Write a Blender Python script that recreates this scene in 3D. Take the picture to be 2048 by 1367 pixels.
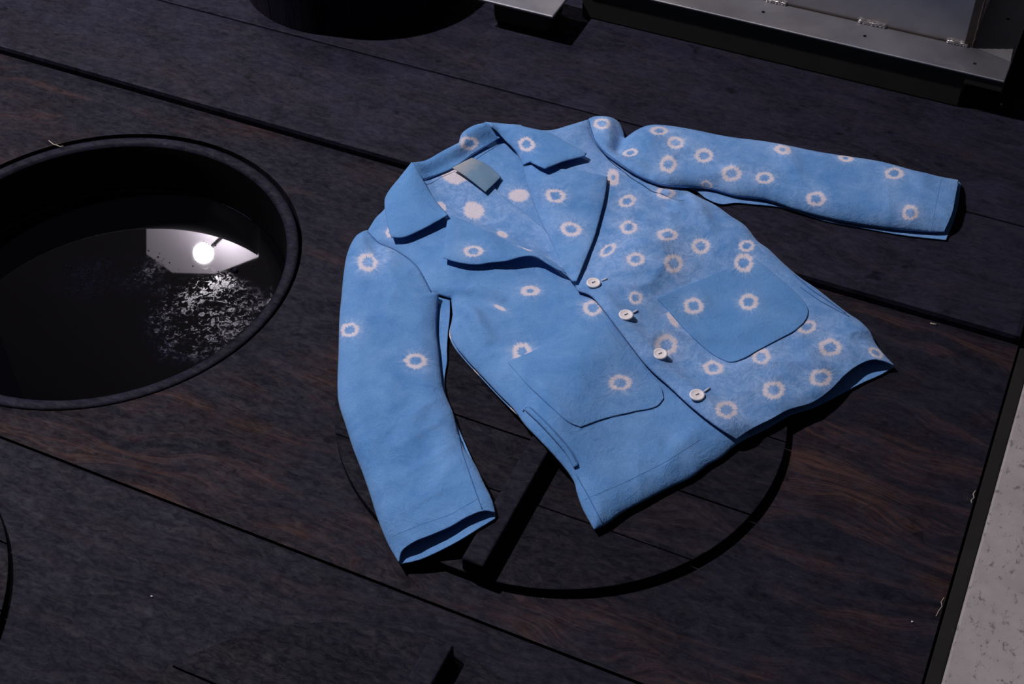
import bpy, bmesh, math, random
import numpy as np
from mathutils import Matrix, Vector
from mathutils.geometry import delaunay_2d_cdt

for o in list(bpy.data.objects):
    bpy.data.objects.remove(o)
scene = bpy.context.scene
COL = scene.collection

# ------------------------------------------------------------------ camera
W, H, FPX = 2048.0, 1367.0, 50 / 36 * 2048.0
PITCH, ROLL, CAMH = math.radians(45.733), math.radians(-0.7905), 1.5
cp, sp, cr, sr = math.cos(PITCH), math.sin(PITCH), math.cos(ROLL), math.sin(ROLL)
Rv, Uv, Fv = Vector((1, 0, 0)), Vector((0, sp, cp)), Vector((0, cp, -sp))
right, up = Rv * cr + Uv * sr, -Rv * sr + Uv * cr
cam_data = bpy.data.cameras.new('camera')
cam_data.sensor_width, cam_data.lens, cam_data.clip_start = 36, 50, 0.05
cam = bpy.data.objects.new('camera', cam_data)
COL.objects.link(cam)
M = Matrix((right, up, -Fv)).transposed().to_4x4()
M.translation = (0, 0, CAMH)
cam.matrix_world = M
scene.camera = cam

# ------------------------------------------------------------------ world, exposure, lamp values
world = bpy.data.worlds.new('world')
scene.world = world
world.use_nodes = True
bg = world.node_tree.nodes['Background']
bg.inputs[0].default_value = (0.62, 0.72, 1.0, 1)
bg.inputs[1].default_value = 0.035
scene.view_settings.view_transform = 'Standard'
scene.view_settings.look = 'None'
scene.view_settings.exposure = 0.0
scene.view_settings.gamma = 1.0
scene.view_settings.use_curve_mapping = False
LAMP_UVZ = (-2.974, 3.4, 2.205)      # a bare bulb before a white reflector, seen mirrored in the dye
LAMP_STRENGTH = 800.0
KEY_UVZ = (-2.95, 1.55, 3.55)          # pendant bulb to the left, the main light
KEY_STRENGTH = 6100.0
LAMP_COLOR = (1.0, 0.95, 1.0)

# ------------------------------------------------------------------ pixel <-> place
AU = math.radians(-25)               # the planks run along u, across along v
ud, vd = np.array([math.cos(AU), math.sin(AU)]), np.array([-math.sin(AU), math.cos(AU)])
def uvz(u, v, z=0.0):
    return (u * ud[0] + v * vd[0], u * ud[1] + v * vd[1], z)
def ray(px, py):
    x, y = (px - W / 2) / FPX, -(py - H / 2) / FPX
    x, y = cr * x - sr * y, sr * x + cr * y
    return np.array([x, cp + y * sp, -sp + y * cp])
def bp(px, py, z):
    d = ray(px, py)
    return np.array([0, 0, CAMH]) + d * (z - CAMH) / d[2]
def to_uv(P):
    return (P[0] * ud[0] + P[1] * ud[1], P[0] * vd[0] + P[1] * vd[1])
def project(P):                      # (n,3) -> pixels
    x = P[:, 0]
    y = P[:, 1] * sp + (P[:, 2] - CAMH) * cp
    w = P[:, 1] * cp - (P[:, 2] - CAMH) * sp
    x, y = x / w, y / w
    x, y = cr * x + sr * y, -sr * x + cr * y
    return np.stack([W / 2 + x * FPX, H / 2 - y * FPX], 1)

# ------------------------------------------------------------------ helpers
def tag(o, label=None, cat=None, group=None, kind=None):
    for k, v in (('label', label), ('category', cat), ('group', group), ('kind', kind)):
        if v: o[k] = v
    return o
def empty(name, loc=(0, 0, 0), rz=0.0):
    o = bpy.data.objects.new(name, None)
    o.empty_display_size = 0.05
    COL.objects.link(o)
    o.location = loc
    o.rotation_euler = (0, 0, rz)
    return o
def link(name, me, mat, parent=None, smooth=False):
    o = bpy.data.objects.new(name, me)
    COL.objects.link(o)
    if mat: me.materials.append(mat) if not me.materials else None
    if parent: o.parent = parent
    if smooth:
        for p in me.polygons: p.use_smooth = True
    return o
def mesh(name, verts, faces):
    me = bpy.data.meshes.new(name)
    me.from_pydata([tuple(map(float, v)) for v in verts], [], [tuple(map(int, f)) for f in faces])
    me.update()
    return me
def bm_mesh(name, bm):
    me = bpy.data.meshes.new(name)
    bm.normal_update()
    bm.to_mesh(me)
    bm.free()
    return me
def box_bm(x0, x1, y0, y1, z0, z1, bevel=0.0, seg=2, bm=None):
    new = bmesh.new()
    vs = [new.verts.new((x, y, z)) for x in (x0, x1) for y in (y0, y1) for z in (z0, z1)]
    for f in ((0, 1, 3, 2), (4, 6, 7, 5), (0, 4, 5, 1), (2, 3, 7, 6), (0, 2, 6, 4), (1, 5, 7, 3)):
        new.faces.new([vs[i] for i in f])
    if bevel > 0:
        bmesh.ops.bevel(new, geom=list(new.edges), offset=bevel, segments=seg, profile=0.6, affect='EDGES')
    bmesh.ops.recalc_face_normals(new, faces=new.faces)
    return new
def prism_bm(poly, z0, z1, bevel=0.0):
    bm = bmesh.new()
    lo = [bm.verts.new((x, y, z0)) for x, y in poly]
    hi = [bm.verts.new((x, y, z1)) for x, y in poly]
    n = len(poly)
    bm.faces.new(hi)
    bm.faces.new(lo[::-1])
    for i in range(n):
        bm.faces.new((lo[i], lo[(i + 1) % n], hi[(i + 1) % n], hi[i]))
    bmesh.ops.recalc_face_normals(bm, faces=bm.faces)
    if bevel:
        hs = set(hi)
        es = [e for e in bm.edges if e.verts[0] in hs and e.verts[1] in hs]
        bmesh.ops.bevel(bm, geom=es, offset=bevel, segments=2, profile=0.6, affect='EDGES')
    return bm
def lathe(name, prof, n=128):
    vs, fs = [], []
    for (r, z) in prof:
        for k in range(n):
            a = 2 * math.pi * k / n
            vs.append((r * math.cos(a), r * math.sin(a), z))
    for i in range(len(prof) - 1):
        for k in range(n):
            k2 = (k + 1) % n
            fs.append((i * n + k, i * n + k2, (i + 1) * n + k2, (i + 1) * n + k))
    return mesh(name, vs, fs)
def tube_mesh(name, pts, rad, n=6):
    pts = [Vector(p) for p in pts]
    rads = rad if isinstance(rad, (list, tuple)) else [rad] * len(pts)
    vs, fs = [], []
    for i, p in enumerate(pts):
        t = (pts[min(i + 1, len(pts) - 1)] - pts[max(i - 1, 0)]).normalized()
        a = t.cross(Vector((0.03, 0.02, 1))).normalized()
        b = t.cross(a)
        for k in range(n):
            an = 2 * math.pi * k / n
            vs.append(p + (a * math.cos(an) + b * math.sin(an)) * rads[i])
    for i in range(len(pts) - 1):
        for k in range(n):
            k2 = (k + 1) % n
            fs.append((i * n + k, i * n + k2, (i + 1) * n + k2, (i + 1) * n + k))
    fs += [tuple(range(n))[::-1], tuple((len(pts) - 1) * n + k for k in range(n))]
    return mesh(name, vs, fs)

# ------------------------------------------------------------------ material node kit
class NT:
    def __init__(s, name):
        s.mat = bpy.data.materials.new(name)
        s.mat.use_nodes = True
        s.t = s.mat.node_tree
        s.bsdf = s.t.nodes['Principled BSDF']
    def n(s, kind, **kw):
        nd = s.t.nodes.new(kind)
        for k, v in kw.items():
            if k.startswith('i_'):
                key = k[2:]
                key = int(key) if key.isdigit() else key.replace('_', ' ')
                s.put(nd.inputs[key], v)
            else:
                setattr(nd, k, v)
        return nd
    def put(s, sock, v):
        if isinstance(v, bpy.types.NodeSocket): s.t.links.new(v, sock)
        elif hasattr(v, 'outputs'): s.t.links.new(v.outputs[0], sock)
        else: sock.default_value = v
    def math(s, op, a, b=0.0, clamp=False):
        nd = s.t.nodes.new('ShaderNodeMath'); nd.operation = op; nd.use_clamp = clamp
        s.put(nd.inputs[0], a); s.put(nd.inputs[1], b)
        return nd.outputs[0]
    def ramp(s, fac, stops):
        nd = s.t.nodes.new('ShaderNodeValToRGB')
        while len(nd.color_ramp.elements) < len(stops): nd.color_ramp.elements.new(0.5)
        for e, (p, c) in zip(nd.color_ramp.elements, stops):
            e.position = p
            e.color = (c, c, c, 1) if isinstance(c, (int, float)) else (*c, 1)
        s.put(nd.inputs[0], fac)
        return nd.outputs[0]
    def mix(s, fac, a, b, blend='MIX'):
        nd = s.t.nodes.new('ShaderNodeMix'); nd.data_type = 'RGBA'; nd.blend_type = blend
        s.put(nd.inputs[0], fac)
        for i, v in ((6, a), (7, b)):
            s.put(nd.inputs[i], (*v, 1) if isinstance(v, tuple) and len(v) == 3 else v)
        return nd.outputs[2]
    def noise(s, vec, scale, detail=4, rough=0.55, dist=0.0):
        nd = s.n('ShaderNodeTexNoise', i_Scale=scale, i_Detail=detail, i_Roughness=rough, i_Distortion=dist)
        if vec is not None: s.put(nd.inputs['Vector'], vec)
        return nd.outputs[0]
    def mapping(s, vec, scale=(1, 1, 1), loc=(0, 0, 0)):
        nd = s.n('ShaderNodeMapping')
        nd.inputs['Scale'].default_value = scale
        nd.inputs['Location'].default_value = loc
        s.put(nd.inputs['Vector'], vec)
        return nd.outputs[0]
    def coords(s, spread=37.0):
        tc = s.n('ShaderNodeTexCoord')
        oi = s.n('ShaderNodeObjectInfo')
        off = s.math('MULTIPLY', oi.outputs['Random'], spread)
        cx = s.n('ShaderNodeCombineXYZ')
        s.put(cx.inputs[0], off); s.put(cx.inputs[1], off); s.put(cx.inputs[2], off)
        ad = s.n('ShaderNodeVectorMath', operation='ADD')
        s.put(ad.inputs[0], tc.outputs['Object']); s.put(ad.inputs[1], cx.outputs[0])
        return ad.outputs[0], tc.outputs['Object']
    def bump(s, height, strength, dist):
        nd = s.n('ShaderNodeBump', i_Strength=strength, i_Distance=dist)
        s.put(nd.inputs['Height'], height)
        s.put(s.bsdf.inputs['Normal'], nd.outputs[0])
    def out(s, color=None, rough=None, metal=None, spec=None):
        for k, v in (('Base Color', color), ('Roughness', rough), ('Metallic', metal), ('Specular IOR Level', spec)):
            if v is not None:
                s.put(s.bsdf.inputs[k], (*v, 1) if isinstance(v, tuple) and len(v) == 3 else v)
        return s.mat

def wood(name, red=0.6, film=0.6, dark=1.0, spec=0.16, rough=(0.38, 0.80)):
    m = NT(name)
    vec, raw = m.coords()
    warp = m.noise(m.mapping(vec, (0.9, 1.9, 1)), 2.0, 3, 0.5)
    wv = m.n('ShaderNodeVectorMath', operation='ADD')
    cx = m.n('ShaderNodeCombineXYZ')
    m.put(cx.inputs[1], m.math('MULTIPLY', m.math('SUBTRACT', warp, 0.5), 0.34))
    m.put(wv.inputs[0], vec); m.put(wv.inputs[1], cx.outputs[0])
    grain = m.noise(m.mapping(wv.outputs[0], (5, 95, 3)), 1.0, 8, 0.72)
    fine = m.noise(m.mapping(wv.outputs[0], (18, 520, 5)), 1.0, 5, 0.7)
    bands = m.noise(m.mapping(wv.outputs[0], (1.3, 34, 1)), 1.0, 3, 0.5)
    g = m.math('ADD', m.math('MULTIPLY', grain, 0.40), m.math('ADD', m.math('MULTIPLY', bands, 0.32), m.math('MULTIPLY', fine, 0.28)))
    wear = m.ramp(m.noise(m.mapping(vec, (1.8, 3.4, 1)), 1.7, 7, 0.66), [(0.45, 0.0), (0.60, 1.0)])
    k = dark
    base = m.ramp(g, [(0.36, (0.0045 * k, 0.0046 * k, 0.0085 * k)), (0.50, (0.0110 * k, 0.0103 * k, 0.0158 * k)), (0.64, (0.028 * k, 0.0240 * k, 0.0280 * k))])
    redg = m.ramp(g, [(0.42, (0.0065, 0.0055, 0.0080)), (0.50, (0.026, 0.0145, 0.0125)), (0.58, (0.105, 0.047, 0.029))])
    col = m.mix(m.math('MULTIPLY', wear, red), base, redg)
    f1 = m.noise(m.mapping(vec, (5, 6.5, 1)), 2.2, 10, 0.74, 0.5)
    f2 = m.noise(m.mapping(vec, (30, 62, 1)), 2.0, 8, 0.78, 0.6)
    fm = m.ramp(m.math('ADD', m.math('MULTIPLY', f1, 0.72), m.math('MULTIPLY', f2, 0.28)), [(0.36, 0.0), (0.74, 1.0)])
    col = m.mix(m.math('MULTIPLY', fm, film), col, (0.040, 0.039, 0.070))
    spots = m.ramp(m.noise(m.mapping(vec, (9, 12, 1)), 2.6, 3, 0.6), [(0.30, 1.0), (0.37, 0.0)])
    col = m.mix(m.math('MULTIPLY', spots, 0.7), col, (0.0035, 0.0040, 0.0075))
    lint = m.ramp(m.noise(m.mapping(vec, (70, 150, 1)), 3.0, 1, 0.4), [(0.77, 0.0), (0.81, 1.0)])
    col = m.mix(m.math('MULTIPLY', lint, 0.45), col, (0.14, 0.125, 0.12))
    col = m.mix(1.0, col, (0.70, 0.69, 0.74), 'MULTIPLY')
    ro = m.math('ADD', m.math('MULTIPLY', m.noise(m.mapping(vec, (6, 14, 1)), 3.0, 6, 0.65), rough[1] - rough[0]), rough[0])
    hgt = m.math('ADD', m.math('MULTIPLY', grain, 0.6), m.math('ADD', m.math('MULTIPLY', fine, 0.35), m.math('MULTIPLY', f2, 0.35)))
    m.bump(hgt, 0.7, 0.0022)
    sp_ = m.math('ADD', spec * 0.18, m.math('MULTIPLY', m.ramp(f2, [(0.42, 0.0), (0.78, 1.0)]), spec * 1.5))
    return m.out(col, ro, 0.0, sp_)

def plain(name, col, rough=0.6, metal=0.0, var=0.25, scale=30, bump=0.0, spec=0.5):
    m = NT(name)
    vec, raw = m.coords()
    f = m.noise(vec, scale, 5, 0.6)
    c = m.mix(f, tuple(x * (1 - var) for x in col), tuple(min(1, x * (1 + var)) for x in col))
    if bump: m.bump(f, bump, 0.001)
    return m.out(c, rough, metal, spec)

def steel_mat():
    m = NT('stained_steel')
    vec, raw = m.coords()
    st = m.noise(m.mapping(vec, (2, 60, 60)), 1.0, 4, 0.6)
    bl = m.noise(vec, 5.0, 5, 0.6)
    warm = m.noise(vec, 3.0, 3)
    col = m.mix(m.ramp(bl, [(0.35, 0.0), (0.7, 1.0)]), (0.26, 0.26, 0.29), (0.46, 0.45, 0.48))
    col = m.mix(m.ramp(warm, [(0.5, 0.0), (0.8, 0.6)]), col, (0.42, 0.34, 0.26))
    ro = m.math('ADD', 0.40, m.math('MULTIPLY', bl, 0.24))
    m.bump(st, 0.08, 0.0006)
    return m.out(col, ro, 1.0)

def concrete_mat():
    m = NT('concrete')
    vec, raw = m.coords()
    a = m.noise(vec, 7.0, 7, 0.65)
    b = m.noise(vec, 60.0, 5, 0.7)
    pits = m.ramp(m.noise(m.mapping(vec, (1.5, 1, 1)), 55.0, 7, 0.78, 0.15), [(0.33, 1.0), (0.43, 0.0)])
    col = m.mix(m.ramp(a, [(0.3, 0.0), (0.7, 1.0)]), (0.22, 0.192, 0.19), (0.40, 0.365, 0.36))
    col = m.mix(m.math('MULTIPLY', b, 0.4), col, (0.36, 0.33, 0.34))
    col = m.mix(m.math('MULTIPLY', pits, 0.75), col, (0.07, 0.062, 0.062))
    m.bump(m.math('SUBTRACT', b, pits), 0.5, 0.002)
    return m.out(col, 0.8, 0.0, 0.35)

def cloth_mat():
    m = NT('indigo_dyed_cotton')
    tc = m.n('ShaderNodeTexCoord')
    obj = tc.outputs['Object']
    ring = m.n('ShaderNodeAttribute', attribute_name='ring')
    info = m.n('ShaderNodeAttribute', attribute_name='dye')      # x inner radius, y haze, z tone
    si = m.n('ShaderNodeSeparateXYZ'); m.put(si.inputs[0], info.outputs['Vector'])
    sr_ = m.n('ShaderNodeSeparateXYZ'); m.put(sr_.inputs[0], ring.outputs['Vector'])
    xy = m.n('ShaderNodeCombineXYZ'); m.put(xy.inputs[0], sr_.outputs[0]); m.put(xy.inputs[1], sr_.outputs[1])
    rad = m.n('ShaderNodeAttribute', attribute_name='ring_radius')
    r = rad.outputs['Fac']
    nm = m.n('ShaderNodeVectorMath', operation='NORMALIZE'); m.put(nm.inputs[0], xy.outputs[0])
    sd = m.n('ShaderNodeCombineXYZ'); m.put(sd.inputs[2], sr_.outputs[2])
    av = m.n('ShaderNodeVectorMath', operation='ADD'); m.put(av.inputs[0], nm.outputs[0]); m.put(av.inputs[1], sd.outputs[0])
    ang = av.outputs[0]
    soft = m.noise(ang, 1.6, 2, 0.5)
    jag = m.noise(ang, 7.5, 4, 0.8)
    jag2 = m.noise(m.mapping(ang, loc=(7, 3, 1)), 4.5, 4, 0.8)
    cell = m.noise(obj, 330.0, 4, 0.7)
    outer = m.math('ADD', 0.34, m.math('ADD', m.math('MULTIPLY', soft, 0.44), m.math('ADD', m.math('MULTIPLY', jag, 0.70), m.math('MULTIPLY', cell, 0.35))))
    inner = m.math('MULTIPLY', si.outputs[0], m.math('ADD', -0.62, m.math('ADD', m.math('MULTIPLY', jag2, 2.5), m.math('MULTIPLY', cell, 0.75))))
    om = m.math('MULTIPLY', m.math('SUBTRACT', outer, r), 4.0, True)
    im = m.math('MULTIPLY', m.math('SUBTRACT', r, inner), 6.0, True)
    solid = m.math('LESS_THAN', si.outputs[0], 0.02)
    im = m.math('MAXIMUM', im, solid)
    white = m.math('MULTIPLY', om, im)
    # pale streaks drawn outwards by the binding thread
    rays = m.ramp(m.noise(ang, 5.0, 3, 0.75), [(0.48, 0.0), (0.72, 1.0)])
    fall = m.math('MULTIPLY', m.math('SUBTRACT', 1.95, r), 1.0, True)
    outside = m.math('MULTIPLY', m.math('SUBTRACT', r, 0.8), 5.0, True)
    streak = m.math('MULTIPLY', m.math('MULTIPLY', rays, outside), m.math('MULTIPLY', m.math('POWER', fall, 1.5), 0.85))
    # the dye itself
    mott = m.noise(obj, 13.0, 6, 0.62, 0.8)
    mott2 = m.noise(m.mapping(obj, (1, 1, 1), (3, 1, 0)), 34.0, 5, 0.65, 1.2)
    veins = m.ramp(m.noise(obj, 24.0, 5, 0.6, 2.2), [(0.44, 0.0), (0.50, 1.0), (0.56, 0.0)])
    haze = m.math('MULTIPLY', si.outputs[1], m.ramp(m.math('ADD', m.math('MULTIPLY', mott, 0.5), m.math('MULTIPLY', mott2, 0.5)), [(0.38, 0.05), (0.60, 1.0)]))
    dye = m.mix(m.ramp(mott, [(0.3, 0.0), (0.7, 1.0)]), (0.092, 0.258, 0.560), (0.145, 0.340, 0.660))
    dye = m.mix(m.math('MULTIPLY', m.ramp(mott2, [(0.55, 0.0), (0.75, 1.0)]), 0.22), dye, (0.24, 0.43, 0.72))
    dye = m.mix(haze, dye, (0.340, 0.490, 0.780))
    dye = m.mix(m.math('MULTIPLY', veins, m.math('MULTIPLY', si.outputs[1], 0.6)), dye, (0.075, 0.235, 0.55))
    dye = m.mix(streak, dye, (0.50, 0.60, 0.77))
    tone = m.n('ShaderNodeHueSaturation'); m.put(tone.inputs['Color'], dye); m.put(tone.inputs['Value'], si.outputs[2])
    col = m.mix(white, tone.outputs[0], (0.76, 0.675, 0.72))
    # weave
    w1 = m.n('ShaderNodeTexWave', wave_type='BANDS', bands_direction='X', i_Scale=190.0, i_Distortion=0.6, i_Detail=1.0)
    w2 = m.n('ShaderNodeTexWave', wave_type='BANDS', bands_direction='Y', i_Scale=190.0, i_Distortion=0.6, i_Detail=1.0)
    m.put(w1.inputs['Vector'], obj); m.put(w2.inputs['Vector'], obj)
    slub = m.noise(obj, 700.0, 3, 0.7)
    col = m.mix(m.ramp(slub, [(0.35, 0.0), (0.65, 0.75)]), col, m.mix(1.0, col, (0.68, 0.72, 0.78), 'MULTIPLY'))
    weave = m.math('ADD', m.math('MULTIPLY', m.math('ADD', w1.outputs['Fac'], w2.outputs['Fac']), 0.10), m.math('MULTIPLY', slub, 0.35))
    crinkle = m.noise(obj, 70.0, 5, 0.6, 1.5)
    m.bump(m.math('ADD', weave, m.math('MULTIPLY', crinkle, 1.9)), 0.55, 0.0017)
    m.bsdf.inputs['Sheen Weight'].default_value = 0.12
    m.bsdf.inputs['Sheen Roughness'].default_value = 0.5
    return m.out(col, 0.88, 0.0, 0.15)

def dye_mat():
    m = NT('indigo_vat_liquid')
    tc = m.n('ShaderNodeTexCoord'); obj = tc.outputs['Object']
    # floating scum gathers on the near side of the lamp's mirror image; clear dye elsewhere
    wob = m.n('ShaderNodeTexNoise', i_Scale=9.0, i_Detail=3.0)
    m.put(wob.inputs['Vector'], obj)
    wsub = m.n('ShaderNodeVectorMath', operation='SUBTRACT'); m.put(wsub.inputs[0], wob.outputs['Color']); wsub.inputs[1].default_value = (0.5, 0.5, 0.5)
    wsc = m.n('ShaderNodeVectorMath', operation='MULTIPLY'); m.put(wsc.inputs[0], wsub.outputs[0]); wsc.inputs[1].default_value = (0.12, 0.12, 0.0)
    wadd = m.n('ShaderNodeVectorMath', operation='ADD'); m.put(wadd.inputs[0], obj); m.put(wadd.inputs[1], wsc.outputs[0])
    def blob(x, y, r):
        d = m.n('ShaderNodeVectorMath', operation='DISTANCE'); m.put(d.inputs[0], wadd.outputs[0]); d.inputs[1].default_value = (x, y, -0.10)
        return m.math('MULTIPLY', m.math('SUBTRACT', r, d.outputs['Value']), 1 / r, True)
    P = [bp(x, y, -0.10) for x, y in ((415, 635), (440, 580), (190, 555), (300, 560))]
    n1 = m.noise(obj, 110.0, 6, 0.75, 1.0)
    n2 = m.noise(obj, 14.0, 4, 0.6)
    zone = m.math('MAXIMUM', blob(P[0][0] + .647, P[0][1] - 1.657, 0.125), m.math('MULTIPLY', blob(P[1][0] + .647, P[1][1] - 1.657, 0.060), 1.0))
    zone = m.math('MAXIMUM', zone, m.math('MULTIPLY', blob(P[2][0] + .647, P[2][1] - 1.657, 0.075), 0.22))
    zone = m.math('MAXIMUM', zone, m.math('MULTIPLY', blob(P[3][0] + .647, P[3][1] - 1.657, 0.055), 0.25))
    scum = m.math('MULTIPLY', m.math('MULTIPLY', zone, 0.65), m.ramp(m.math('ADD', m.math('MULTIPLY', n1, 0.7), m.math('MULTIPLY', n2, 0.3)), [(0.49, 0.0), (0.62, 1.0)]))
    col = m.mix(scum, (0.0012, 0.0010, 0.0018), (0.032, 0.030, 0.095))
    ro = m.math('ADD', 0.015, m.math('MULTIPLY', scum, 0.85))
    m.bsdf.inputs['IOR'].default_value = 1.34
    return m.out(col, ro, 0.0)

MAT = {
    'plank': wood('stained_plank', 0.8, 0.42),
    'plank_back': wood('stained_plank_back', 0.12, 0.85),
    'plank_front': wood('stained_plank_front', 0.12, 0.42),
    'lid': wood('lid_board', 0.12, 0.25, 0.8),
    'bar': wood('handle_bar_wood', 0.10, 0.45, 1.0),
    'tub': wood('tub_stave', 0.06, 0.35, 1.3),
    'vat': wood('vat_rim', 0.0, 0.8, 0.8),
    'glaze': plain('black_glaze', (0.0025, 0.0025, 0.0035), 0.38, 0, 0.4, 12, 0.1, 0.3),
    'concrete': concrete_mat(),
    'steel': steel_mat(),
    'weld': plain('weld_bead', (0.75, 0.70, 0.66), 0.28, 1.0, 0.3, 300, 0.4),
    'scorch': plain('scorched_steel', (0.10, 0.08, 0.07), 0.5, 1.0, 0.4, 60),
    'base': plain('dark_painted_base', (0.020, 0.019, 0.015), 0.75, 0, 0.5, 14, 0.2),
    'blackish': plain('blackish_strip', (0.012, 0.011, 0.011), 0.8, 0, 0.5, 30, 0.3, 0.2),
    'under': plain('underfloor', (0.006, 0.006, 0.007), 0.9),
    'cloth': cloth_mat(),
    'thread': plain('indigo_thread', (0.050, 0.150, 0.37), 0.9, 0, 0.25, 300),
    'stitch': plain('stitch_thread', (0.050, 0.150, 0.37), 0.9, 0, 0.25, 300),
    'pale_thread': plain('pale_thread', (0.62, 0.64, 0.70), 0.9, 0, 0.2, 300),
    'button': plain('white_button', (0.80, 0.74, 0.74), 0.35, 0, 0.06, 60),
    'button_hole': plain('button_thread', (0.12, 0.10, 0.11), 0.8),
    'label': None,
    'dye': dye_mat(),
    'wet_film': plain('wet_waterline_film', (0.012, 0.012, 0.022), 0.08, 0, 0.15, 100),
    'straw': plain('straw', (0.34, 0.30, 0.24), 0.7, 0, 0.3, 200),
    'wall': plain('dark_timber_wall', (0.030, 0.028, 0.028), 0.85, 0, 0.12, 6),
    'enamel': plain('pale_enamel', (0.80, 0.74, 0.82), 0.5, 0, 0.05, 10),
}

# ------------------------------------------------------------------ the setting
PZ = 0.018                            # rear planks stand proud of the middle one
GRP = empty('floor', (0, 0, 0), AU)
tag(GRP, 'dark indigo-stained plank floor with sunken dye vats', None, None, 'structure')
def plank(poly_or_box, z0, z1, mat, bevel=0.004, origin=(0, 0)):
    x0, x1, y0, y1 = poly_or_box
    bm = box_bm(x0 - origin[0], x1 - origin[0], y0 - origin[1], y1 - origin[1], z0, z1, bevel)
    o = link('plank', bm_mesh('plank', bm), mat, GRP)
    o.location = (origin[0], origin[1], 0)
    return o
VAT_UV, VAT_R = (-1.2867, 1.2283), 0.3185
LID_R = 0.3157
LID_UV = (-0.503, 1.236)
# middle plank with the round mouth cut for the vat
def plank_with_hole(x0, x1, y0, y1, c, r, z0, z1, mat):
    n = 160
    rect = []
    for (a, b) in (((x0, y0), (x1, y0)), ((x1, y0), (x1, y1)), ((x1, y1), (x0, y1)), ((x0, y1), (x0, y0))):
        for k in range(12):
            t = k / 12
            rect.append((a[0] + (b[0] - a[0]) * t, a[1] + (b[1] - a[1]) * t))
    circ = [(c[0] + r * math.cos(2 * math.pi * k / n), c[1] + r * math.sin(2 * math.pi * k / n)) for k in range(n)]
    pts = [Vector(p) for p in rect + circ]
    nr = len(rect)
    edges = [(i, (i + 1) % nr) for i in range(nr)] + [(nr + i, nr + (i + 1) % n) for i in range(n)]
    v, e, f, *_ = delaunay_2d_cdt(pts, edges, [], 1, 1e-6)
    keep = []
    for t in f:
        m_ = sum((v[i] for i in t), Vector((0, 0))) / len(t)
        if (m_ - Vector(c)).length > r * 0.999: keep.append(t)
    bm = bmesh.new()
    top = [bm.verts.new((p.x, p.y, z1)) for p in v]
    for t in keep: bm.faces.new([top[i] for i in t])
    ext = bmesh.ops.extrude_face_region(bm, geom=list(bm.faces))
    for g in ext['geom']:
        if isinstance(g, bmesh.types.BMVert): g.co.z = z0
    for x in [x for x in bm.verts if not x.link_faces]: bm.verts.remove(x)
    bmesh.ops.recalc_face_normals(bm, faces=bm.faces)
    return link('plank', bm_mesh('plank', bm), mat, GRP)
EDGE = 0.062
plank_with_hole(-2.6, EDGE, 0.8715, 1.6235, VAT_UV, VAT_R, -0.045, 0.0, MAT['plank'])
plank((-2.6, EDGE, -0.2, 0.8685), -0.045, 0.0, MAT['plank_front'], 0.003, (-0.6, 0.3))
pw_ = plank((-2.6, EDGE, 1.6185, 1.8675), -0.03, PZ, MAT['plank_back'], 0.008, (-1.0, 0.0))
plank((-2.6, EDGE, 1.8688, 2.75), -0.03, PZ - 0.001, MAT['plank_back'], 0.002, (-0.9, 2.2))
plank((-5.0, EDGE, 2.753, 3.9), -0.03, PZ - 0.001, MAT['plank_back'], 0.002, (-0.7, 3.2))
bm = box_bm(EDGE + 0.003, EDGE + 0.0215, -0.2, 3.9, -0.06, -0.004, 0.002)  # narrow near-black strip between planks and concrete
link('dark_strip', bm_mesh('dark_strip', bm), MAT['blackish'], GRP)
bm = box_bm(-3.2, EDGE + 0.05, -0.6, 3.9, -0.50, -0.45)
link('underfloor_slab', bm_mesh('underfloor_slab', bm), MAT['under'], GRP)
bm = box_bm(EDGE + 0.022, 2.2, -0.6, 3.9, -0.08, -0.001, 0.003)
conc = link('concrete_slab', bm_mesh('concrete_slab', bm), MAT['concrete'], GRP)
# rear wall of the workshop, out of the frame, lit by the lamp and mirrored in the steel
bm = box_bm(-5.0, 2.6, 3.9, 4.0, -0.1, 4.5)
wall = link('wall_back', bm_mesh('wall_back', bm), MAT['wall'])
wall.rotation_euler = (0, 0, AU)
tag(wall, kind='structure')

# ------------------------------------------------------------------ lamp with its own light
def bulb_mat(name, col, strength):
    m = NT(name)
    em = m.n('ShaderNodeEmission')
    em.inputs[0].default_value = (*col, 1); em.inputs[1].default_value = strength
    m.t.links.new(em.outputs[0], m.t.nodes['Material Output'].inputs[0])
    return m.mat
def build_pendant():
    loc = uvz(*KEY_UVZ)
    root = empty('pendant_lamp_offscreen', loc)
    tag(root, 'bare bulb hanging on a black cord under a small metal shade', 'lamp')
    bm = bmesh.new()
    bmesh.ops.create_uvsphere(bm, u_segments=24, v_segments=16, radius=0.05)
    link('bulb_offscreen', bm_mesh('bulb_offscreen', bm), bulb_mat('pendant_glow', LAMP_COLOR, KEY_STRENGTH), root, True)
    link('shade', lathe('shade', [(0.12, 0.07), (0.118, 0.075), (0.05, 0.12), (0.02, 0.13), (0.02, 0.127), (0.05, 0.116), (0.12, 0.07)], 48), MAT['base'], root, True)
    link('socket', lathe('socket', [(0.0004, 0.045), (0.018, 0.045), (0.018, 0.13), (0.0004, 0.14)], 24), MAT['base'], root, True)
    link('cord', tube_mesh('cord', [(0, 0, 0.13), (0, 0, 0.7)], 0.003, 8), MAT['base'], root)
build_pendant()
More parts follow.
